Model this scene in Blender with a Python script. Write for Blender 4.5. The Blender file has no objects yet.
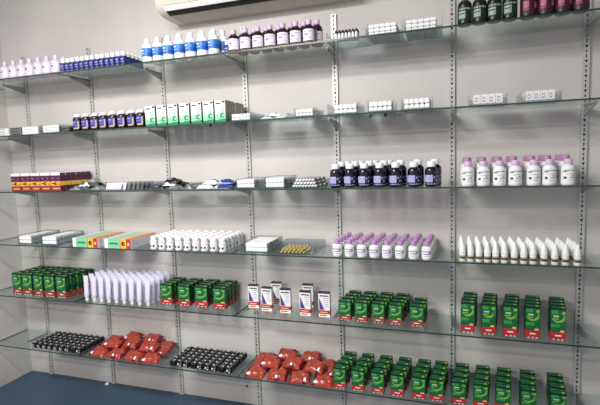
import bpy, math, random
from mathutils import Vector, Matrix
random.seed(7)
SC = bpy.context.scene
COL = SC.collection
R = math.radians

# ------------------------------------------------------------------ materials
def lin(c):
    return tuple(((v/255)/12.92 if v/255 <= .04045 else ((v/255+.055)/1.055)**2.4) for v in c)

def mat(name, rgb, rough=.5, metal=0., spec=.5, vary=0., vscale=30., coat=0., trans=0.):
    m = bpy.data.materials.new(name); m.use_nodes = True
    nt = m.node_tree; b = nt.nodes['Principled BSDF']
    c = (*lin(rgb), 1)
    b.inputs['Base Color'].default_value = c
    b.inputs['Roughness'].default_value = rough
    b.inputs['Metallic'].default_value = metal
    b.inputs['Specular IOR Level'].default_value = spec
    b.inputs['Coat Weight'].default_value = coat
    if trans: b.inputs['Transmission Weight'].default_value = trans
    if vary:
        t = nt.nodes.new('ShaderNodeTexCoord'); n = nt.nodes.new('ShaderNodeTexNoise')
        n.inputs['Scale'].default_value = vscale; n.inputs['Detail'].default_value = 4
        r = nt.nodes.new('ShaderNodeMapRange')
        r.inputs['From Min'].default_value = .3; r.inputs['From Max'].default_value = .7
        r.inputs['To Min'].default_value = 1-vary; r.inputs['To Max'].default_value = 1+vary
        mx = nt.nodes.new('ShaderNodeVectorMath'); mx.operation = 'SCALE'
        mx.inputs[0].default_value = c[:3]
        nt.links.new(t.outputs['Object'], n.inputs['Vector'])
        nt.links.new(n.outputs['Fac'], r.inputs['Value'])
        nt.links.new(r.outputs['Result'], mx.inputs['Scale'])
        nt.links.new(mx.outputs['Vector'], b.inputs['Base Color'])
    return m

def clear(name, rgb, gloss=.06, rough=.05):
    """thin clear sheet: transparent tint under a fresnel gloss"""
    m = bpy.data.materials.new(name); m.use_nodes = True
    nt = m.node_tree; nt.nodes.clear()
    o = nt.nodes.new('ShaderNodeOutputMaterial'); mix = nt.nodes.new('ShaderNodeMixShader')
    t = nt.nodes.new('ShaderNodeBsdfTransparent'); g = nt.nodes.new('ShaderNodeBsdfGlossy')
    f = nt.nodes.new('ShaderNodeFresnel'); f.inputs['IOR'].default_value = 1.45
    mu = nt.nodes.new('ShaderNodeMath'); mu.operation = 'ADD'; mu.inputs[1].default_value = gloss-.035
    t.inputs['Color'].default_value = (*lin(rgb), 1)
    g.inputs['Roughness'].default_value = rough
    g.inputs['Color'].default_value = (.9, .95, .93, 1)
    # a thin sheet reflects once, on the face turned to the light or the eye
    ge = nt.nodes.new('ShaderNodeNewGeometry'); iv = nt.nodes.new('ShaderNodeMath'); iv.operation = 'SUBTRACT'; iv.inputs[0].default_value = 1
    pr = nt.nodes.new('ShaderNodeMath'); pr.operation = 'MULTIPLY'
    nt.links.new(ge.outputs['Backfacing'], iv.inputs[1])
    nt.links.new(f.outputs[0], mu.inputs[0]); nt.links.new(mu.outputs[0], pr.inputs[0]); nt.links.new(iv.outputs[0], pr.inputs[1])
    nt.links.new(pr.outputs[0], mix.inputs[0])
    nt.links.new(t.outputs[0], mix.inputs[1]); nt.links.new(g.outputs[0], mix.inputs[2])
    nt.links.new(mix.outputs[0], o.inputs[0])
    return m

M = {}
M['white'] = mat('white_plastic', (240, 240, 240), .4)
M['white_card'] = mat('white_card', (236, 236, 235), .6, vary=.03)
M['lilac_white'] = mat('lilac_white_plastic', (236, 226, 240), .4)
M['tube'] = mat('cool_lilac_tube', (222, 219, 238), .4)
M['lavender'] = mat('lavender_cap', (184, 136, 188), .45)
M['mauve'] = mat('mauve_cap', (176, 130, 168), .45)
M['lilac_soft'] = mat('soft_lilac_plastic', (222, 206, 228), .4)
M['lavender_pale'] = mat('pale_lavender_cap', (214, 184, 214), .45)
M['navy_label'] = mat('navy_label', (24, 30, 112), .5, vary=.15, vscale=90)
M['blue'] = mat('blue_label', (44, 122, 208), .45, vary=.08, vscale=60)
M['blue_dark'] = mat('dark_blue_label', (28, 92, 180), .45)
M['dark_glass'] = mat('dark_brown_glass', (34, 14, 24), .12, spec=.6)
M['amber_base'] = mat('amber_base', (128, 104, 58), .3)
M['black_glass'] = mat('green_black_glass', (8, 13, 10), .3, spec=.6)
M['wine_glass'] = mat('wine_dark_glass', (28, 4, 16), .3, spec=.6)
M['pale_green'] = mat('pale_green_label', (146, 168, 152), .5, vary=.12, vscale=70)
M['mid_green'] = mat('dull_green_label', (24, 36, 30), .5)
M['pink'] = mat('pink_label', (184, 92, 124), .5, vary=.1, vscale=60)
M['magenta'] = mat('magenta_label', (62, 9, 32), .5)
M['brown_glass'] = mat('brown_bottle', (40, 18, 24), .15, spec=.6)
M['violet_label'] = mat('violet_blue_label', (58, 56, 146), .5, vary=.15, vscale=80)
M['beige_strip'] = mat('beige_strip', (196, 176, 150), .5)
M['leaf_green'] = mat('leaf_green', (24, 128, 84), .5, vary=.15, vscale=50)
M['soft_green'] = mat('soft_green', (128, 204, 164), .5, vary=.1, vscale=60)
M['kraft'] = mat('grey_brown_card', (150, 146, 134), .7, vary=.05)
M['dark_edge'] = mat('dark_card_edge', (52, 56, 56), .6)
M['plum'] = mat('plum_card', (84, 28, 66), .45, vary=.06)
M['plum_dark'] = mat('dark_plum', (52, 16, 48), .45)
M['yellow'] = mat('yellow_band', (238, 186, 54), .45)
M['orange'] = mat('orange_band', (226, 112, 44), .45)
M['red'] = mat('red_print', (186, 40, 40), .45)
M['brick'] = mat('brick_red_print', (152, 60, 48), .45)
M['crimson'] = mat('crimson_band', (190, 36, 50), .45)
M['navy_glass'] = mat('navy_bottle', (13, 11, 38), .15, spec=.6)
M['peri'] = mat('periwinkle_label', (168, 168, 218), .5, vary=.08, vscale=80)
M['ink'] = mat('dark_ink', (40, 38, 52), .5)
M['ink_grey'] = mat('grey_ink', (150, 148, 156), .5)
M['ink_lilac'] = mat('lilac_ink', (150, 120, 158), .5)
M['green'] = mat('deep_green_card', (20, 94, 52), .4, vary=.08, vscale=60)
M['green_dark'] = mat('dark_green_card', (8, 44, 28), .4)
M['lime'] = mat('lime_swoosh', (128, 184, 70), .4)
M['green_lit'] = mat('bright_green_print', (58, 146, 66), .4)
M['purple'] = mat('purple_print', (84, 62, 140), .45)
M['gold'] = mat('olive_gold_band', (140, 128, 84), .4)
M['brass'] = mat('gold_vial', (214, 194, 116), .3, metal=.2)
M['cream'] = mat('cream_plastic', (232, 230, 218), .4)
M['mint'] = mat('mint_card', (172, 216, 180), .5)
M['apricot'] = mat('apricot_card', (238, 190, 110), .5)
M['foil'] = mat('silver_foil', (178, 182, 186), .28, metal=.7, vary=.12, vscale=60)
M['foil_grey'] = mat('grey_foil', (120, 122, 126), .4, metal=.4, vary=.15, vscale=60)
M['foil_green'] = mat('green_foil', (84, 112, 96), .3, metal=.4, vary=.2, vscale=50)
M['foil_blue'] = mat('blue_foil', (52, 68, 150), .3, metal=.2, vary=.15, vscale=50)
M['foil_black'] = mat('black_film', (24, 24, 28), .25, vary=.2, vscale=50)
M['foil_red'] = mat('red_film', (164, 66, 50), .28, vary=.14, vscale=30, spec=.6)
M['foil_maroon'] = mat('maroon_print', (118, 22, 46), .25)
M['black_pack'] = mat('black_pack', (20, 20, 24), .3)
M['steel'] = mat('grey_metal', (164, 164, 162), .45, metal=.25, vary=.06, vscale=40)
M['upright'] = mat('upright_metal', (196, 196, 192), .4, metal=.2, vary=.05, vscale=30)
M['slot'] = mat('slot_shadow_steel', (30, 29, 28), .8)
M['ac_white'] = mat('ac_cream_plastic', (222, 216, 198), .45, vary=.02, vscale=6)
M['ac_under'] = mat('ac_shaded_grey', (196, 188, 178), .7, vary=.08, vscale=9)  # shade of the underside put into the grey
M['ac_dark'] = mat('ac_vent_dark', (22, 22, 22), .6)
M['rubber'] = mat('black_rubber', (18, 18, 18), .7)
M['glass'] = clear('shelf_glass', (245, 249, 247), .03)
M['glass_edge'] = mat('green_glass_edge', (44, 66, 58), .15, spec=.6, vary=.15, vscale=12)
M['acrylic'] = clear('clear_acrylic', (226, 230, 232), .10, .12)

def wall_mat(name, rgb, grime=True):
    m = bpy.data.materials.new(name); m.use_nodes = True
    nt = m.node_tree; b = nt.nodes['Principled BSDF']; N = nt.nodes.new; L = nt.links.new
    b.inputs['Roughness'].default_value = .75; b.inputs['Specular IOR Level'].default_value = .25
    t = N('ShaderNodeTexCoord')
    n = N('ShaderNodeTexNoise'); n.inputs['Scale'].default_value = 1.6; n.inputs['Detail'].default_value = 6
    L(t.outputs['Object'], n.inputs['Vector'])
    r = N('ShaderNodeValToRGB')
    r.color_ramp.elements[0].position = .3; r.color_ramp.elements[0].color = (*lin([v*.93 for v in rgb]), 1)
    r.color_ramp.elements[1].position = .7; r.color_ramp.elements[1].color = (*lin(rgb), 1)
    L(n.outputs['Fac'], r.inputs['Fac'])
    out = r.outputs['Color']
    if grime:   # damp, dirty band of wall just above the floor
        sx = N('ShaderNodeSeparateXYZ'); L(t.outputs['Object'], sx.inputs[0])
        n2 = N('ShaderNodeTexNoise'); n2.inputs['Scale'].default_value = 7; n2.inputs['Detail'].default_value = 6
        L(t.outputs['Object'], n2.inputs['Vector'])
        mr = N('ShaderNodeMapRange'); mr.inputs['From Min'].default_value = 0; mr.inputs['From Max'].default_value = .22
        mr.inputs['To Min'].default_value = .36; mr.inputs['To Max'].default_value = 0
        L(sx.outputs['Z'], mr.inputs['Value'])
        mu = N('ShaderNodeMath'); mu.operation = 'MULTIPLY'
        L(mr.outputs[0], mu.inputs[0]); L(n2.outputs['Fac'], mu.inputs[1])
        mu2 = N('ShaderNodeMath'); mu2.operation = 'MULTIPLY'; mu2.inputs[1].default_value = 1.2; mu2.use_clamp = True
        L(mu.outputs[0], mu2.inputs[0])
        mx = N('ShaderNodeMix'); mx.data_type = 'RGBA'
        L(mu2.outputs[0], mx.inputs[0]); L(out, mx.inputs[6]); mx.inputs[7].default_value = (*lin((120, 108, 78)), 1)
        out = mx.outputs[2]
    L(out, b.inputs['Base Color'])
    bp = N('ShaderNodeBump'); bp.inputs['Strength'].default_value = .12; bp.inputs['Distance'].default_value = .02
    n3 = N('ShaderNodeTexNoise'); n3.inputs['Scale'].default_value = 9; n3.inputs['Detail'].default_value = 5
    L(t.outputs['Object'], n3.inputs['Vector']); L(n3.outputs['Fac'], bp.inputs['Height']); L(bp.outputs[0], b.inputs['Normal'])
    return m
M['wall'] = wall_mat('painted_plaster_wall', (211, 206, 203))
M['ceiling'] = wall_mat('painted_ceiling', (226, 224, 220), False)
M['floor'] = mat('blue_floor_paint', (54, 78, 100), .45, vary=.14, vscale=2.2)

# ------------------------------------------------------------------ mesh builder
class MB:
    def __init__(s, *mats): s.v = []; s.f = []; s.mi = []; s.mats = list(mats)
    def m(s, k):
        if k not in s.mats: s.mats.append(k)
        return s.mats.index(k)
    def face(s, pts, k):
        b = len(s.v); s.v += [tuple(p) for p in pts]; s.f.append(tuple(range(b, b+len(pts)))); s.mi.append(s.m(k))
    def box(s, x0, x1, y0, y1, z0, z1, k, top=None, front=None, sides=None, bev=0., back=None):
        if bev:
            # chamfered upright box: octagonal outline with a bevelled top rim
            c = bev
            ring = [(x0+c, y0), (x1-c, y0), (x1, y0+c), (x1, y1-c), (x1-c, y1), (x0+c, y1), (x0, y1-c), (x0, y0+c)]
            cx, cy = (x0+x1)/2, (y0+y1)/2
            def inset(a, e): return [(cx+(px-cx)*(1-e/max(1e-6, (x1-x0)/2)), cy+(py-cy)*(1-e/max(1e-6, (y1-y0)/2))) for px, py in a]
            rings = [(inset(ring, c), z0), (ring, z0+c), (ring, z1-c), (inset(ring, c), z1)]
            b = len(s.v)
            for rg, z in rings: s.v += [(px, py, z) for px, py in rg]
            for j in range(3):
                for i in range(8):
                    s.f.append((b+j*8+i, b+j*8+(i+1) % 8, b+(j+1)*8+(i+1) % 8, b+(j+1)*8+i)); s.mi.append(s.m(k))
            s.f.append(tuple(b+i for i in reversed(range(8)))); s.mi.append(s.m(k))
            s.f.append(tuple(b+24+i for i in range(8))); s.mi.append(s.m(top or k))
            return s
        V = [(x0, y0, z0), (x1, y0, z0), (x1, y1, z0), (x0, y1, z0), (x0, y0, z1), (x1, y0, z1), (x1, y1, z1), (x0, y1, z1)]
        b = len(s.v); s.v += V
        for f, kk in (((0, 3, 2, 1), k), ((4, 5, 6, 7), top or k), ((0, 1, 5, 4), front or k), ((1, 2, 6, 5), sides or k), ((2, 3, 7, 6), back or k), ((3, 0, 4, 7), sides or k)):
            s.f.append(tuple(b+i for i in f)); s.mi.append(s.m(kk))
        return s
    def lathe(s, prof, ks, n=20, sx=1., sy=1., cx=0., cy=0.):
        """prof [(r,z)], ks: one key or one per segment"""
        b = len(s.v)
        for r, z in prof:
            for i in range(n):
                a = 2*math.pi*i/n; s.v.append((cx+r*sx*math.cos(a), cy+r*sy*math.sin(a), z))
        for j in range(len(prof)-1):
            kk = ks if isinstance(ks, str) else ks[j]
            for i in range(n):
                s.f.append((b+j*n+i, b+j*n+(i+1) % n, b+(j+1)*n+(i+1) % n, b+(j+1)*n+i)); s.mi.append(s.m(kk))
        k0 = ks if isinstance(ks, str) else ks[0]; k1 = ks if isinstance(ks, str) else ks[-1]
        s.f.append(tuple(b+i for i in reversed(range(n)))); s.mi.append(s.m(k0))
        e = b+(len(prof)-1)*n; s.f.append(tuple(e+i for i in range(n))); s.mi.append(s.m(k1))
        return s
    def patch(s, r, z0, z1, a0, a1, k, n=8, sx=1., sy=1.):
        """curved strip on a bottle, angles in degrees from the front (-Y), + to the right"""
        b = len(s.v)
        for i in range(n+1):
            a = R(a0+(a1-a0)*i/n)
            for z in (z0, z1): s.v.append((r*sx*math.sin(a), -r*sy*math.cos(a), z))
        for i in range(n):
            s.f.append((b+2*i, b+2*i+2, b+2*i+3, b+2*i+1)); s.mi.append(s.m(k))
        return s
    def front(s, x0, x1, z0, z1, y, k):
        s.face([(x0, y, z0), (x1, y, z0), (x1, y, z1), (x0, y, z1)], k); return s
    def arc(s, cx, cz, r, w, a0, a1, y, k, n=10, ex=1.):
        for i in range(n):
            a, c = R(a0+(a1-a0)*i/n), R(a0+(a1-a0)*(i+1)/n)
            w0 = w*math.sin(math.pi*max(.08, i/n)); w1 = w*math.sin(math.pi*min(.92, max(.08, (i+1)/n)))
            P = lambda t, q: (cx+ex*q*math.cos(t), y, cz+q*math.sin(t))
            s.face([P(a, r-w0), P(a, r+w0), P(c, r+w1), P(c, r-w1)][::-1] if a1 > a0 else [P(a, r-w0), P(a, r+w0), P(c, r+w1), P(c, r-w1)], k)
        return s
    def mesh(s, name, smooth=None):
        me = bpy.data.meshes.new(name); me.from_pydata(s.v, [], s.f)
        for k in s.mats: me.materials.append(M[k])
        for p, i in zip(me.polygons, s.mi): p.material_index = i
        if smooth:
            for p in me.polygons: p.use_smooth = True
            me.set_sharp_from_angle(angle=R(smooth))
        me.update(); return me

def props(o, label=None, cat=None, group=None, kind=None):
    if label: 
        n = len(label.split()); assert 4 <= n <= 16, (n, label)
        o['label'] = label
    if cat: o['category'] = cat
    if group: o['group'] = group
    if kind: o['kind'] = kind

def link(name, me, parent=None):
    o = bpy.data.objects.new(name, me); COL.objects.link(o)
    if parent: o.parent = parent
    return o

def spawn(proto, name, label, cat, loc, rot=(0, 0, 0), group=None):
    """proto: a mesh (thing of one mesh) or list of (part name, mesh, [(sub name, mesh)])"""
    o = link(name, proto if not isinstance(proto, list) else None)
    if isinstance(proto, list):
        o.empty_display_size = .02
        for part in proto:
            p = link(part[0], part[1], o)
            if len(part) > 2:
                for sub in part[2]: link(sub[0], sub[1], p)
    o.location = loc; o.rotation_euler = rot
    props(o, label, cat, group)
    return o

ORD = ['first', 'second', 'third', 'fourth', 'fifth', 'sixth', 'seventh', 'eighth', 'ninth', 'tenth', 'eleventh', 'twelfth', 'thirteenth', 'fourteenth']
def col_word(i, n):
    return 'leftmost' if i == 0 else ('rightmost' if i == n-1 else ORD[i]+' from left')
def row_word(j, n):
    return 'front row' if j == 0 else ('back row' if j == n-1 else ORD[j]+' row')

def grid(proto, name, cat, desc, group, xs, ys, z, rows=None, jit=.0015, rj=2.5, rz=0., byrow=False, stag=0., lean=0.):
    """a block of like goods; xs per column, ys per row, rows = number of rows in each column"""
    for i, x in enumerate(xs):
        nr = rows[i] if rows else len(ys)
        for j in range(nr):
            lab = f'{desc}, {col_word(i, len(xs))}'
            if len(ys) > 1: lab += f', {row_word(j, len(ys) if nr == len(ys) else nr+9)}'
            spawn(proto[j] if byrow else proto, name, lab, cat,
                  (x+stag*(j % 2)+lean*j+random.uniform(-jit, jit), ys[j]+random.uniform(-jit, jit)*.6, z), (0, 0, rz+R(random.uniform(-rj, rj))), group)

def lerp(a, b, n): return [a+(b-a)*i/(n-1) for i in range(n)]

# ------------------------------------------------------------------ the room
XL, XR, YF, ZC = -3.085, 1.85, -4.6, 2.88
def struct(name, mb, smooth=None):
    o = link(name, mb.mesh(name, smooth)); o['kind'] = 'structure'; return o
struct('floor', MB().box(XL-.1, XR, YF, .1, -.1, 0, 'floor'))
struct('wall_back', MB().box(XL-.1, XR, 0, .1, 0, ZC, 'wall'))
struct('wall_left', MB().box(XL-.1, XL, YF, 0, 0, ZC, 'wall'))
struct('added_wall_right', MB().box(1.75, 1.85, YF, 0, 0, ZC, 'wall'))  # unseen wall added to cut the fill light on the right
struct('ceiling', MB().box(XL-.1, XR, YF, .1, ZC, ZC+.1, 'ceiling'))

# ------------------------------------------------------------------ uprights, brackets, glass
UX = [-2.882, -2.307, -1.739, -1.166, -.6165, 0., .600]
SZ = {'top': 2.141, 'second': 1.779, 'third': 1.412, 'fourth': 1.056, 'fifth': .698, 'bottom': .336}
G0, G1 = -.005, .003            # glass faces about the shelf height
DF, DB = -.295, -.0145          # glass front and back edge
UPW = ['leftmost', 'second from left', 'third from left', 'middle', 'third from right', 'second from right', 'rightmost']
def upright_mesh(z0, z1):
    b = MB(); w, t, sl = .0148, .012, .0072
    # U channel: two side walls, two face strips, webs between the slots, dark inside
    b.box(-w, -w+.0015, -t, 0, z0, z1, 'upright'); b.box(w-.0015, w, -t, 0, z0, z1, 'upright')
    b.box(-w, -sl, -t-.0015, -t, z0, z1, 'upright'); b.box(sl, w, -t-.0015, -t, z0, z1, 'upright')
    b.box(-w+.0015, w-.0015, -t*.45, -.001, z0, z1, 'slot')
    z = z0; k = 0; y = -t-.0015
    kinds = [(.017, 0), (.009, 0), (.016, 1)]
    while z < z1-.03:
        b.box(-sl, sl, y, -t, z, z+.009, 'upright'); z += .009
        h, tri = kinds[k % 3]; k += 1
        if tri:   # tapered slot: fill the two lower corners
            b.face([(-sl, y, z), (0, y, z), (-sl, y, z+h)], 'upright'); b.face([(0, y, z), (sl, y, z), (sl, y, z+h)], 'upright')
        elif h < .012:
            b.face([(-sl, y, z), (-sl*.5, y, z), (-sl*.5, y, z+h), (-sl, y, z+h)], 'upright'); b.face([(sl*.5, y, z), (sl, y, z), (sl, y, z+h), (sl*.5, y, z+h)], 'upright')
        else:
            b.face([(-sl, y, z), (-sl*.35, y, z), (-sl*.35, y, z+h), (-sl, y, z+h)], 'upright'); b.face([(sl*.35, y, z), (sl, y, z), (sl, y, z+h), (sl*.35, y, z+h)], 'upright')
        z += h
    b.box(-sl, sl, y, -t, z, z1, 'upright')
    return b.mesh('upright')
for i, x in enumerate(UX):
    z0 = .333 if i == 6 else .001
    z1 = 2.352 if i < 5 else 2.46
    spawn(upright_mesh(z0, z1), 'slotted_upright', f'white slotted metal upright fixed to the wall, {UPW[i]} of the seven', 'shelf upright', (x, -.0005, 0), group='slotted wall uprights')

def bracket_mesh():
    b = MB(); t = .0022; L = -.180
    prof = [(-.0140, -.047), (-.0140, 0), (L, 0), (L, -.009), (-.09, -.028)]
    n = len(prof); v0 = len(b.v)
    for sx in (-t, t): b.v += [(sx, y, z) for y, z in prof]
    b.f.append(tuple(v0+i for i in range(n))); b.mi.append(b.m('steel'))
    b.f.append(tuple(v0+n+i for i in reversed(range(n)))); b.mi.append(b.m('steel'))
    for i in range(n):
        j = (i+1) % n; b.f.append((v0+j, v0+i, v0+n+i, v0+n+j)); b.mi.append(b.m('steel'))
    arm = b.mesh('arm')
    f = MB().box(-.006, .006, L, -.0140, -.0016, 0, 'steel').box(-.006, .006, L-.002, L, -.0016, .004, 'steel').mesh('support_lip')
    return [('arm', arm), ('support_lip', f)]
brk = bracket_mesh()
for sname, z in SZ.items():
    for i, x in enumerate(UX):
        spawn(brk, 'shelf_bracket', f'grey steel bracket under the {sname} glass shelf on the {UPW[i]} upright', 'shelf bracket', (x, -.0005, z+G0-.0004), group='shelf brackets')

edges = [XL+.004, UX[1], UX[3], UX[5], 1.17]
PW = ['leftmost', 'second from left', 'third from left', 'rightmost']
for sname, z in SZ.items():
    for i in range(4):
        x0, x1 = edges[i]+.0008, edges[i+1]-.0008
        w = (x1-x0)/2; d = (DB-DF)/2
        b = MB().box(-w, w, -d, d, 0, G1-G0, 'glass', front='glass_edge', sides='glass_edge', back='glass')
        spawn(b.mesh('glass_shelf'), 'glass_shelf', f'clear glass pane of the {sname} shelf, {PW[i]} of its four panes', 'glass shelf', ((x0+x1)/2, (DB+DF)/2, z+G0), group='glass shelf panes')
Z = {k: v+G1+.0003 for k, v in SZ.items()}

# ------------------------------------------------------------------ prototypes of the goods
def bottle(rad, h, neck, capr, cap_h, body, cap, label=None, sx=1., sy=1., n=20, base=None, shoulder=.2, capfun=None):
    """neck: neck radius; label(mb, r): draws on the label mesh"""
    zc = h-cap_h; zs = zc-shoulder*h
    prof = [(rad*.86, 0), (rad*.97, .003), (rad, .008), (rad, zs)]
    for i in range(1, 6):
        t = i/5; prof.append((neck+(rad-neck)*math.cos(t*math.pi/2)**.8 if t < 1 else neck, zs+(zc-zs)*.86*math.sin(t*math.pi/2)))
    prof.append((neck, zc+.002))
    ks = [base or body]*2+[body]*(len(prof)-3)
    bm_ = MB().lathe(prof, ks, n, sx, sy).mesh('body', 40)
    cp = MB().lathe([(capr*.97, zc), (capr, zc+.002), (capr, h-.004), (capr*.9, h-.001), (capr*.75, h)], cap, 16)
    parts = [('body', bm_)]
    if label:
        l = MB(); label(l, rad+.0006); parts.append(('label', l.mesh('label', 40)))
    parts.append(('cap', cp.mesh('cap', 40)))
    return parts

def lines(l, r, spec, k, **kw):
    for z0, z1, a0, a1 in spec: l.patch(r+.0004, z0, z1, a0, a1, k, 4, **kw)

def lab_lilac(l, r):
    l.patch(r, .014, .062, -75, 75, 'lilac_white')
    lines(l, r, [(.036, .046, -14, 12)], 'ink'); lines(l, r, [(.052, .055, -40, 40), (.024, .026, -36, 36)], 'ink_lilac')
P_lilac = bottle(.0290, .112, .0115, .0125, .026, 'lilac_soft', 'lilac_soft', lab_lilac, shoulder=.22)
def lab_navy(l, r):
    l.lathe([(r, .003), (r, .052)], 'navy_label', 16)
    lines(l, r, [(.030, .036, -40, 30), (.018, .021, -45, 35)], 'peri')
P_small = bottle(.0176, .079, .011, .0125, .022, 'white', 'white', lab_navy, n=14, shoulder=.1)
def lab_blue(l, r):
    l.patch(r, .030, .078, -110, 110, 'blue', 12)
    l.patch(r+.0003, .030, .052, 8, 85, 'blue_dark', 6)
    lines(l, r, [(.060, .067, -55, -5), (.046, .049, -50, 0)], 'white')
P_whblue = bottle(.031, .136, .0125, .0145, .026, 'white', 'white', lab_blue, shoulder=.24)
def lab_syr(l, r):
    l.patch(r, .012, .068, -82, 82, 'lilac_white', 12)
    lines(l, r, [(.054, .058, -50, 40)], 'ink_lilac'); lines(l, r, [(.038, .047, -30, 10), (.024, .027, -48, 44)], 'ink_lilac')
P_syrup = bottle(.0295, .119, .0125, .0150, .024, 'dark_glass', 'lavender_pale', lab_syr, base='amber_base', shoulder=.24)
P_syrup_tall = bottle(.0295, .131, .0125, .0150, .024, 'dark_glass', 'lavender_pale', lab_syr, base='amber_base', shoulder=.24)
P_whblue_tall = bottle(.031, .144, .0125, .0145, .026, 'white', 'white', lab_blue, shoulder=.24)
def lab_dkg(l, r):
    l.patch(r, .018, .078, -72, 72, 'mid_green', 12); l.patch(r+.0003, .026, .058, -52, 6, 'pale_green', 6)
    lines(l, r+.0002, [(.064, .071, -50, 50)], 'pale_green'); lines(l, r+.0004, [(.044, .049, -46, 0)], 'mid_green'); lines(l, r, [(.034, .052, 20, 56)], 'green_dark')
P_dkgreen = bottle(.0308, .138, .012, .0145, .026, 'black_glass', 'white', lab_dkg, shoulder=.22)
def lab_dkp(l, r):
    l.patch(r, .014, .082, -78, 78, 'magenta', 12); l.patch(r+.0003, .030, .068, -44, -4, 'pink', 6)
    lines(l, r+.0002, [(.066, .070, -50, 0), (.034, .038, -50, 6)], 'magenta'); lines(l, r, [(.036, .06, 34, 62)], 'pink')
P_dkpink = bottle(.0330, .142, .012, .0145, .026, 'wine_glass', 'white', lab_dkp, shoulder=.22)
def lab_brown(l, r):
    l.patch(r, .020, .066, -62, 62, 'violet_label', 10); l.patch(r+.0003, .020, .060, 36, 52, 'beige_strip', 4); l.patch(r+.0003, .013, .020, -20, 46, 'beige_strip', 4)
    lines(l, r, [(.050, .056, -45, 15), (.036, .039, -40, 10)], 'peri')
P_brown = bottle(.0285, .104, .0165, .0185, .018, 'brown_glass', 'white', lab_brown, shoulder=.14)
def lab_nav(l, r):
    l.patch(r, .014, .062, -70, 70, 'navy_glass', 12)
    # round periwinkle patch and print beside it
    l.patch(r+.0003, .022, .056, -62, 14, 'peri', 6); l.patch(r+.0003, .028, .050, -70, -62, 'peri', 2)
    lines(l, r, [(.040, .050, 22, 36), (.026, .036, 40, 56), (.046, .054, 48, 60), (.012, .017, -50, 56)], 'peri')
    lines(l, r+.0002, [(.042, .046, -52, 2), (.032, .034, -46, 0)], 'ink_grey')
P_navy = bottle(.0300, .121, .0175, .0200, .026, 'navy_glass', 'white', lab_nav, shoulder=.2)
P_navy_tall = bottle(.0300, .131, .0175, .0200, .026, 'navy_glass', 'white', lab_nav, shoulder=.2)
def lab_lavA(l, r):
    l.patch(r, .012, .076, -76, 76, 'white', 12)
    lines(l, r, [(.063, .067, -40, 52), (.028, .038, -48, -24)], 'ink'); lines(l, r, [(.058, .062, -58, -20)], 'ink')
    lines(l, r, [(.048, .050, -30, 50), (.032, .036, 0, 48), (.022, .024, -10, 40), (.040, .044, 18, 40)], 'ink_grey')
P_lavA = bottle(.0275, .115, .0150, .0172, .024, 'white', 'lavender_pale', lab_lavA, shoulder=.22)
P_lavA_tall = bottle(.0270, .132, .0150, .0172, .027, 'white', 'mauve', lab_lavA, shoulder=.22)
def lab_lavB(l, r):
    l.patch(r, .010, .052, -76, 76, 'white', 12)
    lines(l, r, [(.038, .043, -55, 20), (.026, .031, -40, 40), (.016, .019, -50, 50)], 'ink_lilac'); lines(l, r, [(.030, .044, 24, 54)], 'ink_grey')
P_lavB = bottle(.0245, .088, .0120, .0142, .022, 'white', 'lavender', lab_lavB, n=16, shoulder=.14)
def lab_wh(l, r):
    l.patch(r, .006, .040, -80, 80, 'white_card', 10)
    lines(l, r, [(.016, .028, -42, -10), (.016, .028, 12, 40)], 'ink'); lines(l, r, [(.044, .047, -80, 80)], 'ink_grey')
P_white = bottle(.0222, .080, .016, .0185, .026, 'white', 'white', lab_wh, n=14, shoulder=.08)

# cone-nozzle bottle
def cone_proto():
    b = MB().lathe([(.0140, 0), (.0150, .002), (.0150, .034), (.0140, .036)], 'cream', 14).mesh('body', 40)
    l = MB().lathe([(.0153, .014), (.0153, .030)], 'gold', 14); l.patch(.0156, .016, .023, -50, 50, 'ink', 4); l.patch(.0156, .026, .028, -60, 60, 'cream', 4)
    c = MB().lathe([(.0135, .036), (.0148, .040), (.0146, .050), (.0115, .068), (.0060, .088), (.0022, .096)], 'white', 14).mesh('nozzle_cap', 40)
    return [('body', b), ('label', l.mesh('label', 40)), ('nozzle_cap', c)]
P_cone = cone_proto()

# squeeze tube standing on its cap
def tube_proto():
    b = MB(); n = 16; rings = []
    for i in range(9):
        t = i/8; z = .020+.138*t
        w = .0160+.0025*t; d = .0165*(1-t)+.0012*t
        if i == 0: w, d = .011, .011
        rings.append((w, d, z if i else .018))
    v0 = 0
    for w, d, z in rings:
        for i in range(n):
            a = 2*math.pi*i/n; b.v.append((w*math.cos(a), d*math.sin(a), z))
    for j in range(len(rings)-1):
        for i in range(n):
            b.f.append((j*n+i, j*n+(i+1) % n, (j+1)*n+(i+1) % n, (j+1)*n+i)); b.mi.append(b.m('tube'))
    b.f.append(tuple(range(n))[::-1]); b.mi.append(0); b.f.append(tuple((len(rings)-1)*n+i for i in range(n))); b.mi.append(0)
    crimp = MB().box(-.0190, .0190, -.0016, .0016, .157, .164, 'tube').mesh('crimped_end')
    c = MB().lathe([(.0105, 0), (.0115, .002), (.0110, .018), (.0100, .0185)], 'white', 14).mesh('cap', 40)
    return [('tube_body', b.mesh('tube_body', 40)), ('crimped_end', crimp), ('cap', c)]
P_tube = tube_proto()

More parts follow.
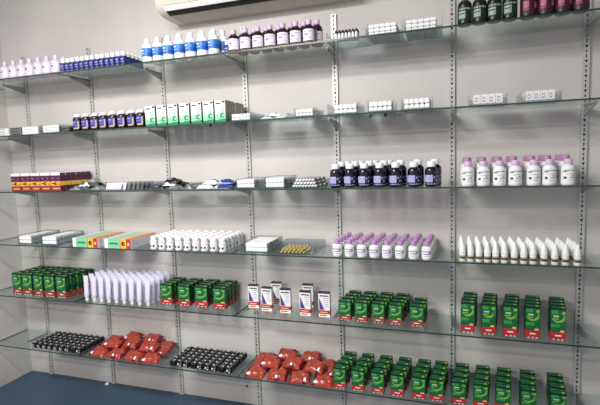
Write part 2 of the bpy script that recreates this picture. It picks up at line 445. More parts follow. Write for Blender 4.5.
def green_carton(w, d, h, foot='red'):
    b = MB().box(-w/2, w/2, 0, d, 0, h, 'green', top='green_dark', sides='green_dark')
    y = -.0004; r = h*.24
    b.front(-w/2, w/2, h*.95, h, y, 'green_dark')
    b.front(-w*.34, w*.04, h*.72, h*.77, y, 'mint'); b.front(-w*.34, w*.02, h*.645, h*.68, y, 'lime')
    b.arc(-w*.02, h*.74, w*.40, h*.034, -160, 40, y*1.5, 'lime'); b.arc(w*.06, h*.70, w*.36, h*.03, -70, 60, y*1.5, 'green_lit')
    b.front(-w*.46, w*.0, h*.82, h*.93, y, 'green_lit'); b.front(w*.22, w*.46, h*.82, h*.90, y, 'lime'); b.front(-w*.46, w*.1, h*.40, h*.50, y, 'green_lit')
    b.front(-w/2, w/2, h*.03, h*.24, y, foot); b.front(-w*.2, w*.2, h*.12, h*.16, y*2, 'white_card'); b.front(w*.14, w*.40, h*.25, h*.31, y, 'apricot')
    for q in (-.34, -.04, .22): b.front(w*q, w*(q+.14), h*.002, h*.028, y, 'white_card')
    for s in (-1, 1):   # red foot band wraps the sides
        x = s*(w/2+.0004); P = [(x, 0, h*.03), (x, d, h*.03), (x, d, h*.25), (x, 0, h*.25)]
        b.face(P if s > 0 else P[::-1], 'brick')
        P = [(x, d*.2, h*.5), (x, d*.8, h*.5), (x, d*.8, h*.85), (x, d*.2, h*.85)]; b.face(P if s > 0 else P[::-1], 'green')
    box_ = b.mesh('box')
    fl = MB().box(-w/2+.001, w/2-.001, .001, d-.001, h, h+.0012, 'green_dark')
    fl.box(-w*.42, w*.2, d*.1, d*.75, h+.0012, h+.0014, 'green'); fl.box(w*.22, w*.42, d*.1, d*.6, h+.0012, h+.0014, 'lime')
    return [('box', box_), ('top_flap', fl.mesh('top_flap'))]

def green_white_carton():
    w, d, h = .064, .110, .116
    b = MB().box(-w/2, w/2, 0, d, 0, h, 'kraft', front='white_card', top='kraft')
    y = -.0004
    for i, (z0, z1) in enumerate([(0, .07), (.07, .14), (.14, .26), (.26, .44)]):
        b.front(-w/2, w/2, h*z0, h*z1, y, ['leaf_green', 'leaf_green', 'soft_green', 'mint'][i])
    b.front(-w*.5, -w*.1, h*.1, h*.30, 2*y, 'soft_green')
    b.arc(w*.22, h*.30, w*.16, h*.05, 0, 350, 2*y, 'leaf_green'); b.arc(w*.30, h*.52, w*.12, h*.04, 0, 350, 2*y, 'soft_green'); b.arc(w*.38, h*.70, w*.07, h*.03, 0, 350, 2*y, 'soft_green')
    b.front(-w*.4, w*.05, h*.83, h*.89, 2*y, 'ink'); b.front(-w*.4, w*.2, h*.76, h*.78, 2*y, 'ink_grey'); b.front(w*.22, w*.46, h*.88, h*.97, 2*y, 'dark_edge')
    for s in (-1, 1):
        x = s*(w/2+.0004); P = [(x, 0, 0), (x, d, 0), (x, d, h*.14), (x, 0, h*.14)]; b.face(P if s > 0 else P[::-1], 'leaf_green')
    fl = MB().box(-w/2+.001, w/2-.001, .001, d-.001, h, h+.0012, 'kraft').mesh('top_flap')
    return [('box', b.mesh('box')), ('top_flap', fl)]
P_gw = green_white_carton()

def plum_carton():
    w, d, h = .080, .040, .116
    b = MB().box(-w/2, w/2, 0, d, 0, h, 'plum', top='lilac_white')
    y = -.0004
    b.front(-w/2, w/2, h*.86, h, y, 'lilac_white'); b.arc(0, h*.95, w*.34, h*.06, 200, 340, 2*y, 'plum', ex=1.2)
    b.front(-w*.34, w*.3, h*.68, h*.74, y, 'peri'); b.front(-w/2, w/2, h*.30, h*.53, y, 'yellow'); b.front(w*.22, w/2, h*.32, h*.44, 1.5*y, 'orange')
    b.arc(w*.02, h*.415, w*.09, h*.05, 0, 350, 2*y, 'plum_dark'); b.front(-w*.4, -w*.1, h*.38, h*.45, 2*y, 'plum')
    b.front(-w/2, w/2, h*.03, h*.28, y, 'brick'); b.front(-w*.3, w*.36, h*.12, h*.17, 2*y, 'apricot')
    for s in (-1, 1):
        x = s*(w/2+.0004)
        P = [(x, 0, h*.30), (x, d, h*.30), (x, d, h*.53), (x, 0, h*.53)]; b.face(P if s > 0 else P[::-1], 'yellow')
        P = [(x, d*.2, h*.6), (x, d*.8, h*.6), (x, d*.8, h*.82), (x, d*.2, h*.82)]; b.face(P if s > 0 else P[::-1], 'plum_dark')
    fl = MB().box(-w/2+.002, w/2-.002, .002, d-.002, h, h+.0015, 'lilac_white').mesh('top_flap')
    return [('box', b.mesh('box')), ('top_flap', fl)]
P_plum = plum_carton()

def long_carton():
    w, d, h = .196, .030, .056
    b = MB().box(-w/2, w/2, 0, d, 0, h, 'white_card')
    y = -.0004
    for X0, X1, k, kt in [(-.36, .12, 'soft_green', 'mint'), (.12, .34, 'yellow', 'apricot'), (.34, .5, 'red', 'orange')]:
        b.front(w*X0, w*X1, 0, h, y, k)
        z = h+.0004; b.face([(w*X0, 0, z), (w*X1, 0, z), (w*X1, d, z), (w*X0, d, z)], kt)
    b.front(-w*.30, w*.02, h*.42, h*.62, 2*y, 'leaf_green'); b.arc(w*.24, h*.5, w*.045, h*.14, 0, 350, 2*y, 'ink'); b.front(w*.38, w*.46, h*.3, h*.66, 2*y, 'apricot')
    b.front(w*.1, w*.13, 0, h, 2*y, 'orange')
    x = w/2+.0004; b.face([(x, d*.08, h*.1), (x, d*.92, h*.1), (x, d*.92, h*.8), (x, d*.08, h*.8)], 'lilac_white')
    return b.mesh('long_carton')
P_long = long_carton()

def triangle_carton():
    w, d, h = .063, .026, .138
    b = MB().box(-w/2, w/2, 0, d, 0, h, 'white_card', top='purple')
    y = -.0004
    b.front(-w/2, w/2, h*.955, h, y, 'plum_dark'); b.front(-w*.36, w*.40, h*.84, h*.89, y, 'ink'); b.front(-w*.1, w*.4, h*.76, h*.785, y, 'ink_grey')
    b.face([(-w*.44, y, h*.30), (w*.02, y, h*.30), (-w*.44, y, h*.78)], 'purple')
    for z0 in (.68, .60, .52, .44): b.front(w*.02, w*.38, h*z0, h*(z0+.02), y, 'ink_grey')
    b.front(-w/2, w/2, h*.13, h*.28, y, 'crimson'); b.front(-w*.4, w*.3, h*.18, h*.22, 2*y, 'apricot')
    b.front(-w*.4, w*.2, h*.05, h*.09, y, 'red')
    for s in (-1, 1):
        x = s*(w/2+.0004); P = [(x, 0, h*.13), (x, d, h*.13), (x, d, h*.28), (x, 0, h*.28)]; b.face(P if s > 0 else P[::-1], 'crimson')
    fl = MB().box(-w/2+.001, w/2-.001, .001, d-.001, h, h+.0012, 'plum_dark').mesh('top_flap')
    return [('box', b.mesh('box')), ('top_flap', fl)]
P_tri = triangle_carton()

# strip of five joined plastic vials, lying across the tray
def strip_mesh(w, h, d, n=5, k='white', kt=None):
    b = MB(); p = w/n
    for i in range(n):
        b.box(-w/2+i*p+.0003, -w/2+(i+1)*p-.0003, 0, d, 0, h, k, bev=min(p, d, h)*.17, top=kt)
    b.box(-w/2+p*.3, w/2-p*.3, d*.4, d*.6, h*.3, h*.7, k)
    return b.mesh('vial_strip', 35)

def tray_proto(w, d, h, back=True):
    t = .0016
    ps = [('base_panel', MB().box(-w/2, w/2, 0, d, 0, t, 'acrylic').mesh('base_panel'))]
    for s in (-1, 1):
        x0 = s*(w/2)-(t if s > 0 else 0)
        ps.append(('side_panel', MB().box(x0, x0+t, 0, d, t, h, 'acrylic').mesh('side_panel')))
    if back: ps.append(('back_panel', MB().box(-w/2+t, w/2-t, d-t, d, t, h, 'acrylic').mesh('back_panel')))
    ps.append(('front_lip', MB().box(-w/2+t, w/2-t, 0, t, t, .010, 'acrylic').mesh('front_lip')))
    return ps
def tray(x0, x1, y, z, h, d, desc):
    """clear display tray from x0 to x1, front at y"""
    spawn(tray_proto(x1-x0, d, h), 'display_tray', desc, 'tray', ((x0+x1)/2, y, z), group='clear display trays')

def vial_tray(x0, x1, y, z, nl, nr, h, where, tx0=None, tx1=None, n=5, d=.028, k='white', colour='white'):
    """tray filled with vial strips, nl layers and nr rows"""
    tx0 = tx0 if tx0 is not None else x0-.006; tx1 = tx1 if tx1 is not None else x1+.006
    tray(tx0, tx1, y-.003, z, h*nl+.008, nr*d+.01, f'clear plastic tray of {colour} vial strips {where}')
    me = strip_mesh(x1-x0, h-.0012, d-.0015, n, k)
    lw = ['lower layer', 'upper layer', 'third layer'] if nl != 1 else ['']
    if nl == 3: lw = ['bottom layer', 'middle layer', 'top layer']
    for a in range(nl):
        for j in range(nr):
            lab = f'{colour} vial strip in tray {where}, '+(lw[a]+', ' if lw[a] else '')+row_word(j, nr)
            spawn(me, 'vial_strip', lab, 'vial strip', ((x0+x1)/2+random.uniform(-.001, .001), y+.001+j*d, z+.002+a*h), (0, 0, 0), f'vial strips {where}')

# soft pillow packets
def pouch_mesh(w, d, h, k, nu=14, nv=12, seed=0, marks=(), wr=.10, pu=2.4):
    rnd = random.Random(seed); b = MB()
    ph = [rnd.uniform(0, 6.28) for _ in range(6)]
    def top(u, v):
        e = max(0, 1-abs(u)**pu)**.5*max(0, 1-abs(v)**pu)**.5
        wv = 1+wr*math.sin(5.1*u+3.3*v+ph[0])+wr*.8*math.sin(9*v-4*u+ph[1])+wr*.6*math.sin(13*u+7*v+ph[2])
        return h*e*wv
    V = {}
    for s in (0, 1):
        for i in range(nu+1):
            for j in range(nv+1):
                u = -1+2*i/nu; v = -1+2*j/nv
                z = .0012+(top(u, v) if s else h*0.04*max(0, 1-u*u)*max(0, 1-v*v)*0)
                pinch = 1-.05*(1-abs(u))*abs(v)
                V[s, i, j] = len(b.v); b.v.append((u*w/2*pinch, v*d/2*(1-.05*(1-abs(v))*abs(u)), z if s else 0.0))
    for i in range(nu):
        for j in range(nv):
            u = -1+(2*i+1)/nu; v = -1+(2*j+1)/nv
            kk = k
            for (u0, u1, v0, v1, mk) in marks:
                if u0 <= u <= u1 and v0 <= v <= v1: kk = mk
            b.f.append((V[1, i, j], V[1, i+1, j], V[1, i+1, j+1], V[1, i, j+1])); b.mi.append(b.m(kk))
            b.f.append((V[0, i, j], V[0, i, j+1], V[0, i+1, j+1], V[0, i+1, j])); b.mi.append(b.m(k))
    for i in range(nu):
        b.f.append((V[0, i, 0], V[0, i+1, 0], V[1, i+1, 0], V[1, i, 0])); b.mi.append(0 if b.mats else b.m(k))
        b.f.append((V[0, i+1, nv], V[0, i, nv], V[1, i, nv], V[1, i+1, nv])); b.mi.append(0)
    for j in range(nv):
        b.f.append((V[0, 0, j+1], V[0, 0, j], V[1, 0, j], V[1, 0, j+1])); b.mi.append(0)
        b.f.append((V[0, nu, j], V[0, nu, j+1], V[1, nu, j+1], V[1, nu, j])); b.mi.append(0)
    return b.mesh('pouch', 50)

# ------------------------------------------------------------------ top shelf
z = Z['top']
grid(P_lilac, 'lotion_bottle', 'bottle', 'pale lilac bottle at left end of top shelf', 'pale lilac bottles', lerp(-2.812, -2.325, 8), [-.262, -.200], z)
grid(P_small, 'small_bottle', 'bottle', 'small navy-labelled white-capped bottle on top shelf', 'small navy labelled bottles', lerp(-2.258, -1.812, 13), [-.272, -.234, -.196, -.158, -.120], z)
grid([P_whblue, P_whblue_tall], 'lotion_bottle', 'bottle', 'white bottle with blue label on top shelf', 'white bottles with blue labels', lerp(-1.655, -1.227, 7), [-.258, -.196], z, stag=.024, byrow=True)
spawn(P_small, 'small_bottle', 'single small navy-labelled bottle standing right of the blue-labelled white bottles', 'bottle', (-1.163, -.225, z))
grid([P_syrup, P_syrup_tall], 'syrup_bottle', 'bottle', 'dark syrup bottle with pale lavender cap on top shelf', 'dark syrup bottles', lerp(-1.108, -.687, 7), [-.258, -.200], z, stag=.026, byrow=True)

# pink-topped ampoules in a tray
tray(-.598, -.398, -.272, z, .046, .20, 'clear plastic tray of pink-topped vials on top shelf')
def pink_vial():
    b = MB().lathe([(.0060, 0), (.0068, .001), (.0068, .026), (.0050, .031), (.0050, .033)], 'white', 12).mesh('body', 40)
    c = MB().lathe([(.0060, .033), (.0064, .034), (.0058, .046), (.004, .047)], 'magenta', 12).mesh('cap', 40)
    return [('body', b), ('cap', c)]
grid(pink_vial(), 'vial', 'vial', 'small white vial with pink top in top-shelf tray', 'pink topped vials', lerp(-.548, -.446, 7), [-.258, -.238, -.218], z+.002, jit=.0005)
vial_tray(-.386, -.252, -.264, z, 3, 6, .0185, 'left of two on top shelf', tx1=-.225)
vial_tray(-.209, -.071, -.264, z, 3, 6, .0185, 'right of two on top shelf', tx1=-.045)
grid(P_dkgreen, 'medicine_bottle', 'bottle', 'dark bottle with pale green label on top shelf', 'dark bottles with green labels', lerp(.052, .238, 4), [-.258], z)
grid(P_dkpink, 'medicine_bottle', 'bottle', 'dark bottle with pink label on top shelf', 'dark bottles with pink labels', lerp(.310, .509, 4), [-.256], z)

# ------------------------------------------------------------------ second shelf
z = Z['second']
def flat_carton(w, d, h, k, ink):
    b = MB().box(-w/2, w/2, 0, d, 0, h, k); y = -.0004
    b.front(-w*.4, w*.3, h*.35, h*.6, y, ink); b.front(-w/2, w/2, h*.88, h*.97, y, 'ink_grey')
    return b.mesh('flat_carton')
for nm, x0, x1, k, ink, desc in [('flat_carton', -2.930, -2.762, 'white_card', 'ink_grey', 'flat white carton at far left of second shelf'),
                                 ('flat_carton', -2.750, -2.650, 'foil_grey', 'slot', 'flat dark grey carton near left of second shelf'),
                                 ('flat_carton', -2.642, -2.512, 'white_card', 'lilac_white', 'flat white carton right of the dark grey cartons')]:
    me = flat_carton(x1-x0, .20, .0165, k, ink)
    for a in range(3):
        spawn(me, nm, f'{desc}, {["bottom", "middle", "topmost"][a]} of its stack', 'carton', ((x0+x1)/2+random.uniform(-.002, .002), -.268, z+a*.0169), group='flat cartons stacked on second shelf')
vial_tray(-2.477, -2.345, -.264, z, 3, 7, .0160, 'left of brown bottles', tx0=-2.505)
tray(-2.336, -2.258, -.267, z, .04, .20, 'narrow clear tray of foil sachets left of brown bottles')
sach_grey = pouch_mesh(.070, .055, .012, 'foil_grey', 8, 8, 3, [(-.6, .4, -.3, .3, 'foil')])
for a in range(3):
    spawn(sach_grey, 'foil_sachet', f'grey foil sachet in narrow tray left of brown bottles, {["bottom", "middle", "topmost"][a]} one', 'sachet', (-2.297, -.232, z+.002+a*.0125), (0, 0, R(4*a-4)), 'grey foil sachets')
grid(P_brown, 'medicine_bottle', 'bottle', 'brown bottle with violet label on second shelf', 'brown bottles with violet labels', lerp(-2.190, -1.722, 8), [-.262, -.200], z)
grid(P_gw, 'green_white_carton', 'carton', 'white and green carton on second shelf', 'white and green cartons', lerp(-1.646, -1.196, 7), [-.283, -.160], z, jit=.001, rj=1)
vial_tray(-1.140, -1.031, -.264, z, 2, 7, .0190, 'right of white-green cartons')
tray(-.985, -.815, -.267, z, .028, .20, 'low clear tray holding white sachets on second shelf')
sach_white = pouch_mesh(.075, .060, .016, 'white', 10, 8, 5, [(-.3, .3, -.7, -.2, 'ink'), (.4, .8, .1, .6, 'ink_grey')])
for a, (dx, dy, rz, h) in enumerate([(-.042, .046, 8, 0), (.038, .046, -10, 0), (-.038, .120, 5, 0), (.04, .120, -6, 0), (0, .055, 24, .0165)]):
    spawn(sach_white, 'foil_sachet', ['white sachet with dark print, front left in low clear tray', 'white sachet with dark print, front right in low clear tray', 'white sachet with dark print, back left in low clear tray', 'white sachet with dark print, back right in low clear tray', 'white sachet with dark print lying on top in low clear tray'][a],
          'sachet', (-.900+dx, -.265+dy, z+.002+h), (0, 0, R(rz)), 'white sachets in low tray')
vial_tray(-.772, -.678, -.264, z, 2, 7, .0200, 'between white sachets and upright', tx0=-.778, tx1=-.672)
vial_tray(-.564, -.450, -.264, z, 2, 7, .0250, 'left of three beside upright', tx0=-.600, tx1=-.444)
vial_tray(-.390, -.278, -.264, z, 2, 7, .0260, 'middle of three on second shelf')
vial_tray(-.221, -.102, -.264, z, 2, 7, .0270, 'right of three on second shelf', tx0=-.235, tx1=-.090)
def small_carton(w, d, h):
    b = MB().box(-w/2, w/2, 0, d, 0, h, 'white_card', bev=.0012); y = -.0004
    b.front(-w*.34, w*.10, h*.3, h*.72, y, 'ink_grey'); b.front(-w*.26, w*.02, h*.40, h*.62, 2*y, 'white_card'); b.front(w*.2, w*.36, h*.2, h*.8, y, 'lilac_white')
    return b.mesh('small_carton')
for x0, x1, tx0, tx1, where in [(.090, .214, .070, .232, 'left of two trays at right'), (.308, .421, .288, .446, 'right of two trays at right')]:
    tray(tx0, tx1, -.270, z, .046, .15, f'clear tray of white cartons on second shelf, {where}')
    n = 4; me = small_carton((x1-x0)/n-.001, .12, .048)
    for i in range(n):
        spawn(me, 'small_carton', f'small white carton on second shelf, {where}, {col_word(i, n)}', 'carton', (x0+(i+.5)*(x1-x0)/n, -.264, z+.002), group=f'small white cartons {where}')

# ------------------------------------------------------------------ third shelf
z = Z['third']
grid(P_plum, 'plum_yellow_carton', 'carton', 'plum, yellow and red carton on third shelf', 'plum and yellow cartons', lerp(-2.722, -2.386, 5), lerp(-.283, -.066, 6), z, jit=.0008, rj=.6)
tray(-2.312, -1.735, -.280, z, .040, .235, 'long clear tray right of the plum and yellow cartons')
s_green = pouch_mesh(.075, .060, .022, 'foil', 10, 8, 11, [(-.9, -.2, -.8, .6, 'foil_green'), (.1, .6, .0, .8, 'foil_blue')], .2)
s_blue = pouch_mesh(.075, .060, .022, 'foil_green', 10, 8, 12, [(-.5, .2, -.7, 0, 'foil'), (.2, .9, -.2, .7, 'foil_black')], .2)
k = 0
for a, (x, y, h, rz, rx) in enumerate([(-2.265, -.235, 0, 8, 0), (-2.180, -.238, 0, -10, 0), (-2.098, -.236, 0, 4, 0), (-2.262, -.160, 0, -5, 0), (-2.178, -.158, 0, 14, 0), (-2.096, -.160, 0, -8, 0),
                                       (-2.225, -.205, .024, 30, 0), (-2.138, -.200, .024, -20, 0), (-2.18, -.18, .0480, 8, 0)]):
    w = ['front left', 'front middle', 'front right', 'back left', 'back middle', 'back right', 'second layer left', 'second layer right', 'topmost'][a]
    spawn([s_green, s_blue][a % 2], 'foil_sachet', f'shiny silver-green foil sachet in long clear tray, {w} of pile', 'sachet', (x, y, z+.0022+h), (0, 0, R(rz)), 'foil sachets in the long tray')
def leaning_card(k):
    b = MB().box(-.056, .056, 0, .0032, 0, .046, k); y = -.0004
    for i in range(6): b.front(-.050+i*.0175, -.042+i*.0175, .004, .042, y, 'foil' if k != 'lilac_white' else 'lavender_pale')
    return b.mesh('blister_card')
lc = [leaning_card('lilac_white'), leaning_card('foil_grey')]
for j in range(8):
    spawn(lc[0 if j < 2 else 1], 'blister_card', f'{"pale striped" if j < 2 else "grey"} blister card leaning in long clear tray, {row_word(j, 8).replace(" row", "")} of eight', 'blister card', (-1.955+.016*j, -.272+j*.021, z+.0022), (R(-24), 0, R(0)), 'blister cards leaning in tray')
tray(-1.715, -1.412, -.280, z, .030, .22, 'clear tray of black sachets left of the blue ones')
s_blk = pouch_mesh(.085, .062, .018, 'foil_black', 10, 8, 21, [(-.7, .1, -.7, -.2, 'foil'), (.3, .8, .2, .7, 'foil_grey')], .2)
s_slv = pouch_mesh(.085, .062, .018, 'foil', 10, 8, 22, [(-.6, .6, -.6, .0, 'foil_black')], .2)
for a, (x, y, h, rz) in enumerate([(-1.645, -.235, 0, 10), (-1.535, -.238, 0, -8), (-1.640, -.160, 0, -12), (-1.530, -.165, 0, 6), (-1.585, -.215, .020, 24), (-1.555, -.150, .020, -10), (-1.58, -.19, .041, 2), (-1.450, -.200, 0, 90)]):
    w = ['front left', 'front middle', 'back left', 'back middle', 'second layer front', 'second layer back', 'topmost', 'far right'][a]
    spawn([s_blk, s_slv, s_blk][a % 3], 'foil_sachet', f'{"silver" if a % 3 == 1 else "black"} sachet in tray on third shelf, {w} of the pile', 'sachet', (x, y, z+.0022+h), (0, 0, R(rz)), 'black and silver sachets')
tray(-1.405, -1.150, -.280, z, .034, .24, 'clear tray of blue and white sachets on third shelf')
s_bw = pouch_mesh(.104, .078, .021, 'foil_blue', 12, 9, 31, [(-1, -.55, -1, 1, 'white'), (.1, .5, -.4, .2, 'peri')], .15)
s_wb = pouch_mesh(.104, .078, .021, 'white', 12, 9, 32, [(-.2, .9, -.3, .8, 'foil_blue')], .15)
for a, (x, y, h, rz) in enumerate([(-1.334, -.228, 0, 4), (-1.222, -.228, 0, -4), (-1.334, -.135, 0, -4), (-1.222, -.135, 0, 4), (-1.300, -.215, .024, -16), (-1.245, -.160, .024, 10)]):
    w = ['front left', 'front right', 'back left', 'back right', 'second layer front', 'second layer back', 'topmost'][a]
    spawn([s_wb, s_bw][1 if a in (1, 3, 5, 6) else 0], 'foil_sachet', f'{"blue" if a in (1, 3, 5, 6) else "white and blue"} sachet in tray on third shelf, {w} of pile', 'sachet', (x, y, z+.0022+h), (0, 0, R(rz)), 'blue and white sachets')
vial_tray(-1.127, -1.024, -.264, z, 2, 7, .0235, 'right of blue sachets')
vial_tray(-.954, -.850, -.264, z, 2, 7, .0270, 'left of black-striped vials')
tray(-.820, -.605, -.280, z, .040, .23, 'clear tray of black and white vials beside navy bottles')
def lying_vial():
    # lies along the tray, white tip to the front
    prof = [(.0052, 0), (.0058, .002), (.0058, .016), (.0075, .019), (.0080, .022), (.0080, .062), (.0070, .064)]
    ks = ['white', 'white', 'white', 'foil_black', 'foil_black', 'foil_black']
    b = MB().lathe(prof, ks, 12)
    b.v = [(x, z_, y+.008) for x, y, z_ in b.v]; b.f = [f[::-1] for f in b.f]
    return b.mesh('lying_vial', 40)
lv = lying_vial()
for a in range(3):
    for j in range(3):
        for i in range(8-a):
            lay = ['lower', 'middle', 'upper'][a]
            spawn(lv, 'striped_vial', f'black and white vial in tray, {lay} layer, {row_word(j, 3)}, {col_word(i, 8-a)}', 'vial', (-.795+.0172*i+.0086*a+.004*j, -.270+j*.068+a*.006, z+.002+a*.0160), (0, 0, R(random.uniform(-2, 2))), 'black and white vials')
grid([P_navy, P_navy_tall, P_navy_tall], 'tablet_bottle', 'bottle', 'navy bottle with white cap on third shelf', 'navy bottles', [-.566, -.493, -.419, -.344, -.264, -.178, -.096], [-.260, -.194, -.128], z, rows=[3, 3, 3, 3, 2, 2, 2], byrow=True, lean=.016)
grid([P_lavA, P_lavA_tall, P_lavA_tall, P_lavA_tall], 'powder_bottle', 'bottle', 'white bottle with lavender cap on third shelf', 'white lavender capped bottles', [.067, .133, .201, .266, .342, .406, .479], [-.263, -.206, -.149, -.092], z, byrow=True)

# ------------------------------------------------------------------ fourth shelf
z = Z['fourth']
vial_tray(-2.764, -2.657, -.268, z, 2, 8, .0265, 'leftmost on fourth shelf', n=5)
vial_tray(-2.562, -2.443, -.268, z, 2, 8, .0265, 'left of mint-orange cartons', n=5)
grid(P_long, 'long_carton', 'carton', 'long mint and orange carton on fourth shelf', 'long mint and orange cartons', [-2.190, -1.942], lerp(-.286, -.060, 8), z, jit=.001, rj=.8)
grid(P_white, 'small_bottle', 'bottle', 'small plain white bottle on fourth shelf', 'small plain white bottles', lerp(-1.690, -1.232, 9), lerp(-.266, -.044, 6), z, rows=None)
vial_tray(-1.092, -.964, -.262, z, 2, 7, .0265, 'beside gold vials', tx0=-1.105, tx1=-.945, n=7)
tray(-.925, -.690, -.275, z, .042, .24, 'clear tray of gold vials on fourth shelf')
gv = MB().lathe([(.0035, 0), (.006, .004), (.006, .030), (.0025, .036), (.0022, .044)], ['brass', 'brass', 'cream', 'brass'], 10)
gv.v = [(x, z_, y+.006) for x, y, z_ in gv.v]; gv.f = [f[::-1] for f in gv.f]
gvm = gv.mesh('gold_vial', 40)
for a in range(2):
    for j in range(3):
        for i in range(7 if a == 0 else 6):
            spawn(gvm, 'gold_vial', f'gold vial in tray on fourth shelf, {["lower", "upper"][a]} layer, {row_word(j, 3)}, {col_word(i, 7-a)}', 'vial',
                  (-.882+.0215*i+.010*a, -.262+j*.052, z+.002+a*.0128), (0, 0, R(random.uniform(-9, 9))), 'gold vials')
grid(P_lavB, 'powder_bottle', 'bottle', 'short white bottle with lavender cap on fourth shelf', 'short white lavender capped bottles', lerp(-.565, -.119, 8), lerp(-.266, -.050, 5), z, lean=.004)
grid(P_cone, 'nozzle_bottle', 'bottle', 'white cone-nozzle bottle on fourth shelf', 'white cone nozzle bottles', [.043, .080, .116, .153, .190, .226, .267, .306, .345, .388, .432, .474, .520], lerp(-.276, -.120, 5), z, jit=.001)

# ------------------------------------------------------------------ fifth shelf
z = Z['fifth']
grid(green_carton(.084, .032, .146, 'brick'), 'green_red_carton', 'carton', 'broad green and red carton at left of fifth shelf', 'broad green cartons at the left', lerp(-2.850, -2.460, 5), lerp(-.246, -.056, 5), z, jit=.002, rj=3, lean=.006)
grid(P_tube, 'squeeze_tube', 'tube', 'pale lilac squeeze tube standing on its cap', 'pale lilac squeeze tubes', lerp(-2.236, -1.768, 9), lerp(-.256, -.060, 5), z, jit=.002, rj=6)
grid(green_carton(.082, .030, .124), 'green_red_carton', 'carton', 'squat green and red carton beside the lilac tubes', 'squat green cartons', [-1.672, -1.548, -1.426, -1.306], lerp(-.204, -.068, 4), z, jit=.002, rj=3)
for a, (x, y, rz) in enumerate([(-1.107, -.156, 3), (-1.010, -.188, -2), (-.894, -.194, 2), (-.771, -.212, -3), (-.662, -.210, 0), (-.992, -.078, 2), (-.795, -.082, 3)]):
    w = ['leftmost of the front five', 'second from left of the front five', 'middle of the front five', 'fourth from left of the front five', 'rightmost of the front five', 'left of the two behind', 'right of the two behind'][a]
    spawn(P_tri, 'triangle_carton', f'white carton with purple triangle, {w}', 'carton', (x, y, z), (0, 0, R(rz)), 'white cartons with purple triangles')
gm = green_carton(.066, .032, .104, 'brick')
grid(gm, 'green_red_carton', 'carton', 'green and red carton right of the purple-triangle cartons', 'green cartons in the middle', [-.546, -.459, -.369, -.277, -.171], [-.226, -.170, -.114, -.058], z, rows=[4, 4, 4, 4, 3], jit=.002, rj=3, lean=.008)
grid(green_carton(.062, .032, .150), 'green_red_carton', 'carton', 'tall green and red carton at right of fifth shelf', 'tall green cartons at the right', [.068, .163, .260, .354, .458], [-.256, -.208, -.160, -.112], z, jit=.002, rj=2, lean=.008)

# ------------------------------------------------------------------ bottom shelf
z = Z['bottom']
def black_pack():
    b = MB().box(-.0215, .0215, -.0178, .0178, 0, .036, 'black_pack', bev=.007).mesh('wrapper', 40)
    p = MB()
    zt = .0363; q = lambda x0, x1, y0, y1, k='white_card': p.face([(x0, y0, zt), (x1, y0, zt), (x1, y1, zt), (x0, y1, zt)], k)
    q(-.013, -.005, -.002, .008); q(.000, .006, -.009, -.004); q(.006, .013, .002, .009, 'ink_grey'); q(-.011, -.004, -.010, -.006, 'ink_grey')
    p.front(-.012, -.003, .014, .025, -.0182, 'white_card'); p.front(.003, .012, .020, .027, -.0182, 'ink_grey'); p.front(.000, .010, .009, .013, -.0182, 'white_card')
    return [('wrapper', b), ('print', p.mesh('print'))]
bp = black_pack()
for x0, x1, where, grp in [(-2.712, -2.328, 'left black block', 'black packets, left block'), (-1.608, -1.232, 'middle black block', 'black packets, middle block')]:
    xs = lerp(x0, x1, 9); ys = lerp(-.262, -.072, 6)
    for i, x in enumerate(xs):
        for j, y in enumerate(ys):
            spawn(bp, 'black_packet', f'small black packet on bottom shelf, {where}, {col_word(i, 9)}, {row_word(j, 6)}', 'packet',
                  (x+random.uniform(-.0012, .0012), y+random.uniform(-.001, .001), z), (0, 0, R(random.uniform(-7, 7)+random.choice((0, 0, 180)))), grp)
reds = [pouch_mesh(.118, .088, .024, 'foil_red', 18, 14, 40+s, m, .15, 4.) for s, m in enumerate([
    [(-1, -.72, -1, 1, 'foil_maroon'), (-.75, -.5, -.9, -.4, 'white'), (.6, 1, .3, .9, 'foil_maroon')],
    [(-.2, .3, -1, -.55, 'foil_maroon'), (-.1, .12, -.9, -.6, 'white'), (.75, 1, -1, 1, 'foil_maroon')],
    [(.35, .8, -1, -.5, 'foil_maroon'), (.45, .62, -.9, -.5, 'lilac_white'), (-1, -.8, -1, 1, 'foil_maroon')]])]
for x0, x1, y0, where, grp in [(-2.185, -1.780, -.240, 'left red pile', 'red packets, left pile'), (-1.060, -.670, -.246, 'right red pile', 'red packets, right pile')]:
    xs = lerp(x0, x1, 4)
    for j in range(3):
        for i in range(4):
            x = xs[i]-.012*j+random.uniform(-.006, .006); y = y0+j*.090
            spawn(reds[(i+2*j) % 3], 'red_packet', f'crumpled red film packet on bottom shelf, {where}, {col_word(i, 4)}, {row_word(j, 3)}', 'packet',
                  (x, y, z+.0115), (R(15), 0, R(random.uniform(-9, 9))), grp)
    for a, (fx, fy) in enumerate([(.16, .3), (.50, .55), (.84, .35), (.32, 1.6), (.70, 1.6)]):
        spawn(reds[a % 3], 'red_packet', f'crumpled red film packet lying on top of the {where}, {col_word(a, 5)}', 'packet',
              (x0+(x1-x0)*fx, y0+fy*.09+.03, z+.054), (R(14), R(random.uniform(-4, 4)), R(random.uniform(-9, 9))), grp)
grid(green_carton(.066, .034, .112), 'green_red_carton', 'carton', 'green and red carton on bottom shelf', 'green cartons on the bottom shelf', [-.573, -.472, -.370, -.267, -.164, -.077, .030, .130, .229, .339, .463], [-.272, -.212, -.152, -.092], z, jit=.002, rj=3, lean=.008)

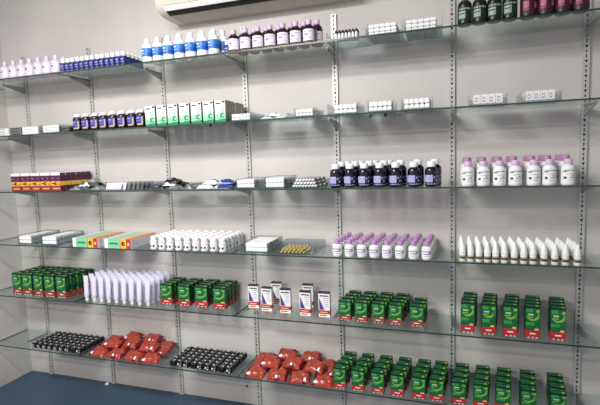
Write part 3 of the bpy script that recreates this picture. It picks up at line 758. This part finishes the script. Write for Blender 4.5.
# ------------------------------------------------------------------ small things
pad = MB().lathe([(.006, 0), (.007, .001), (.007, .006), (.005, .007)], 'rubber', 12).mesh('rubber_pad', 40)
for x, y, w in [(-.392, -.20, 'left of the two near the middle'), (-.318, -.20, 'right of the two near the middle'), (-1.30, -.21, 'below the white and green cartons')]:
    spawn(pad, 'rubber_pad', f'tiny black pad stuck under second glass shelf, {w}', 'pad', (x, y, SZ['second']+G0-.0075), group='black pads under the second shelf')
scrap = pouch_mesh(.028, .020, .010, 'white', 6, 6, 77, (), .3)
spawn(scrap, 'paper_scrap', 'tiny crumpled white paper scrap on the blue floor by wall', 'paper scrap', (-2.345, -.030, .0006), (0, 0, R(25)))
hole = MB().lathe([(.007, 0), (.008, .001), (.006, .003)], 'rubber', 10)
hole.v = [(x, -z_, y) for x, y, z_ in hole.v]
spawn(hole.mesh('wall_plug', 40), 'wall_plug', 'small black plug in the wall below bottom shelf', 'wall plug', (-1.252, -.0005, .118))

# ------------------------------------------------------------------ air conditioner above the shelves
def ac():
    root = link('air_conditioner', None); root.location = (-1.052, -.001, 2.414)
    props(root, 'cream wall-mounted air conditioner above the top shelf, cut off by the frame', 'air conditioner')
    w = .552
    prof = [(0, 0), (0, .29), (-.175, .29), (-.215, .27), (-.232, .22), (-.232, .085), (-.222, .045), (-.196, .016), (-.160, .004), (-.10, 0)]
    n = len(prof)
    def shell(x0, x1, keys, name):
        b = MB(); v0 = 0
        for x in (x0, x1): b.v += [(x, y, z_) for y, z_ in prof]
        for i in range(n):
            j = (i+1) % n; b.f.append((i, j, n+j, n+i)[::-1]); b.mi.append(b.m(keys[i]))
        b.f.append(tuple(range(n))); b.mi.append(b.m('ac_white')); b.f.append(tuple(n+i for i in reversed(range(n)))); b.mi.append(b.m('ac_white'))
        me = b.mesh(name, 30); return link(name, me, root)
    W_ = 'ac_white'
    shell(-w, -w+.050, [W_]*n, 'end_cap'); shell(w-.050, w, [W_]*n, 'end_cap')
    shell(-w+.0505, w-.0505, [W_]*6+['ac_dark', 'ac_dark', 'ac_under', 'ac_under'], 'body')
    b = MB()   # louvre: slightly curved white blade over the dark outlet
    P = [(-.229, .040), (-.224, .026), (-.212, .015), (-.209, .018), (-.220, .029), (-.225, .042)]
    for x in (-w+.055, w-.055): b.v += [(x, y, z_) for y, z_ in P]
    m_ = len(P)
    for i in range(m_): j = (i+1) % m_; b.f.append((i, j, m_+j, m_+i)); b.mi.append(b.m('white'))
    b.f.append(tuple(reversed(range(m_)))); b.mi.append(0); b.f.append(tuple(m_+i for i in range(m_))); b.mi.append(0)
    link('louvre', b.mesh('louvre', 30), root)
    link('front_seam', MB().box(-w+.046, w-.046, -.2335, -.231, .150, .153, 'ac_under').mesh('front_seam'), root)
ac()

# ------------------------------------------------------------------ ceiling lamps: fluorescent lamp in front of the shelves, and an added fill lamp
def ceiling_lamp(x, y, energy, name_label, L=1.2):
    root = link('ceiling_lamp', None); root.location = (x, y, ZC)
    props(root, name_label, 'ceiling lamp')
    link('housing', MB().box(-L/2-.03, L/2+.03, -.13, .13, -.035, 0, 'white').mesh('housing'), root)
    la = bpy.data.lights.new('tube_light', 'AREA'); la.shape = 'RECTANGLE'; la.size = L; la.size_y = .22; la.energy = energy
    la.color = (1., .98, .955)
    lo = bpy.data.objects.new('tube_light', la); COL.objects.link(lo); lo.parent = root
    lo.location = (0, .0, -.075); lo.rotation_euler = (R(14), 0, 0)
ceiling_lamp(-1.40, -1.96, 54, 'white fluorescent lamp on the ceiling nearer the shelves')
ceiling_lamp(-1.80, -3.60, 52, 'unseen fill lamp added on the ceiling farther from the shelves')  # added lamp, softens the shelf shadows and lifts the fill

# ------------------------------------------------------------------ world, camera, view
w = bpy.data.worlds.new('room_fill'); SC.world = w; w.use_nodes = True
w.node_tree.nodes['Background'].inputs['Color'].default_value = (.95, .97, 1., 1)
w.node_tree.nodes['Background'].inputs['Strength'].default_value = .48

cam = bpy.data.cameras.new('camera'); co = bpy.data.objects.new('camera', cam); COL.objects.link(co)
cam.sensor_fit = 'HORIZONTAL'; cam.sensor_width = 36; cam.lens = 441.91/600*36; cam.clip_start = .02
rx, ry, rz = -.0986837, .0333408, .3173350
Mr = Matrix.Rotation(rz, 3, 'Z') @ Matrix.Rotation(rx, 3, 'X') @ Matrix.Rotation(ry, 3, 'Y')
right, fwd, up = Mr.col[0], Mr.col[1], Mr.col[2]
mw = Matrix((right, up, -fwd)).transposed().to_4x4(); mw.translation = (-.03744, -2.47256, 1.56854)
co.matrix_world = mw
SC.camera = co
vs = SC.view_settings
vs.view_transform = 'Standard'; vs.look = 'None'; vs.gamma = 1; vs.exposure = .43; vs.use_curve_mapping = False
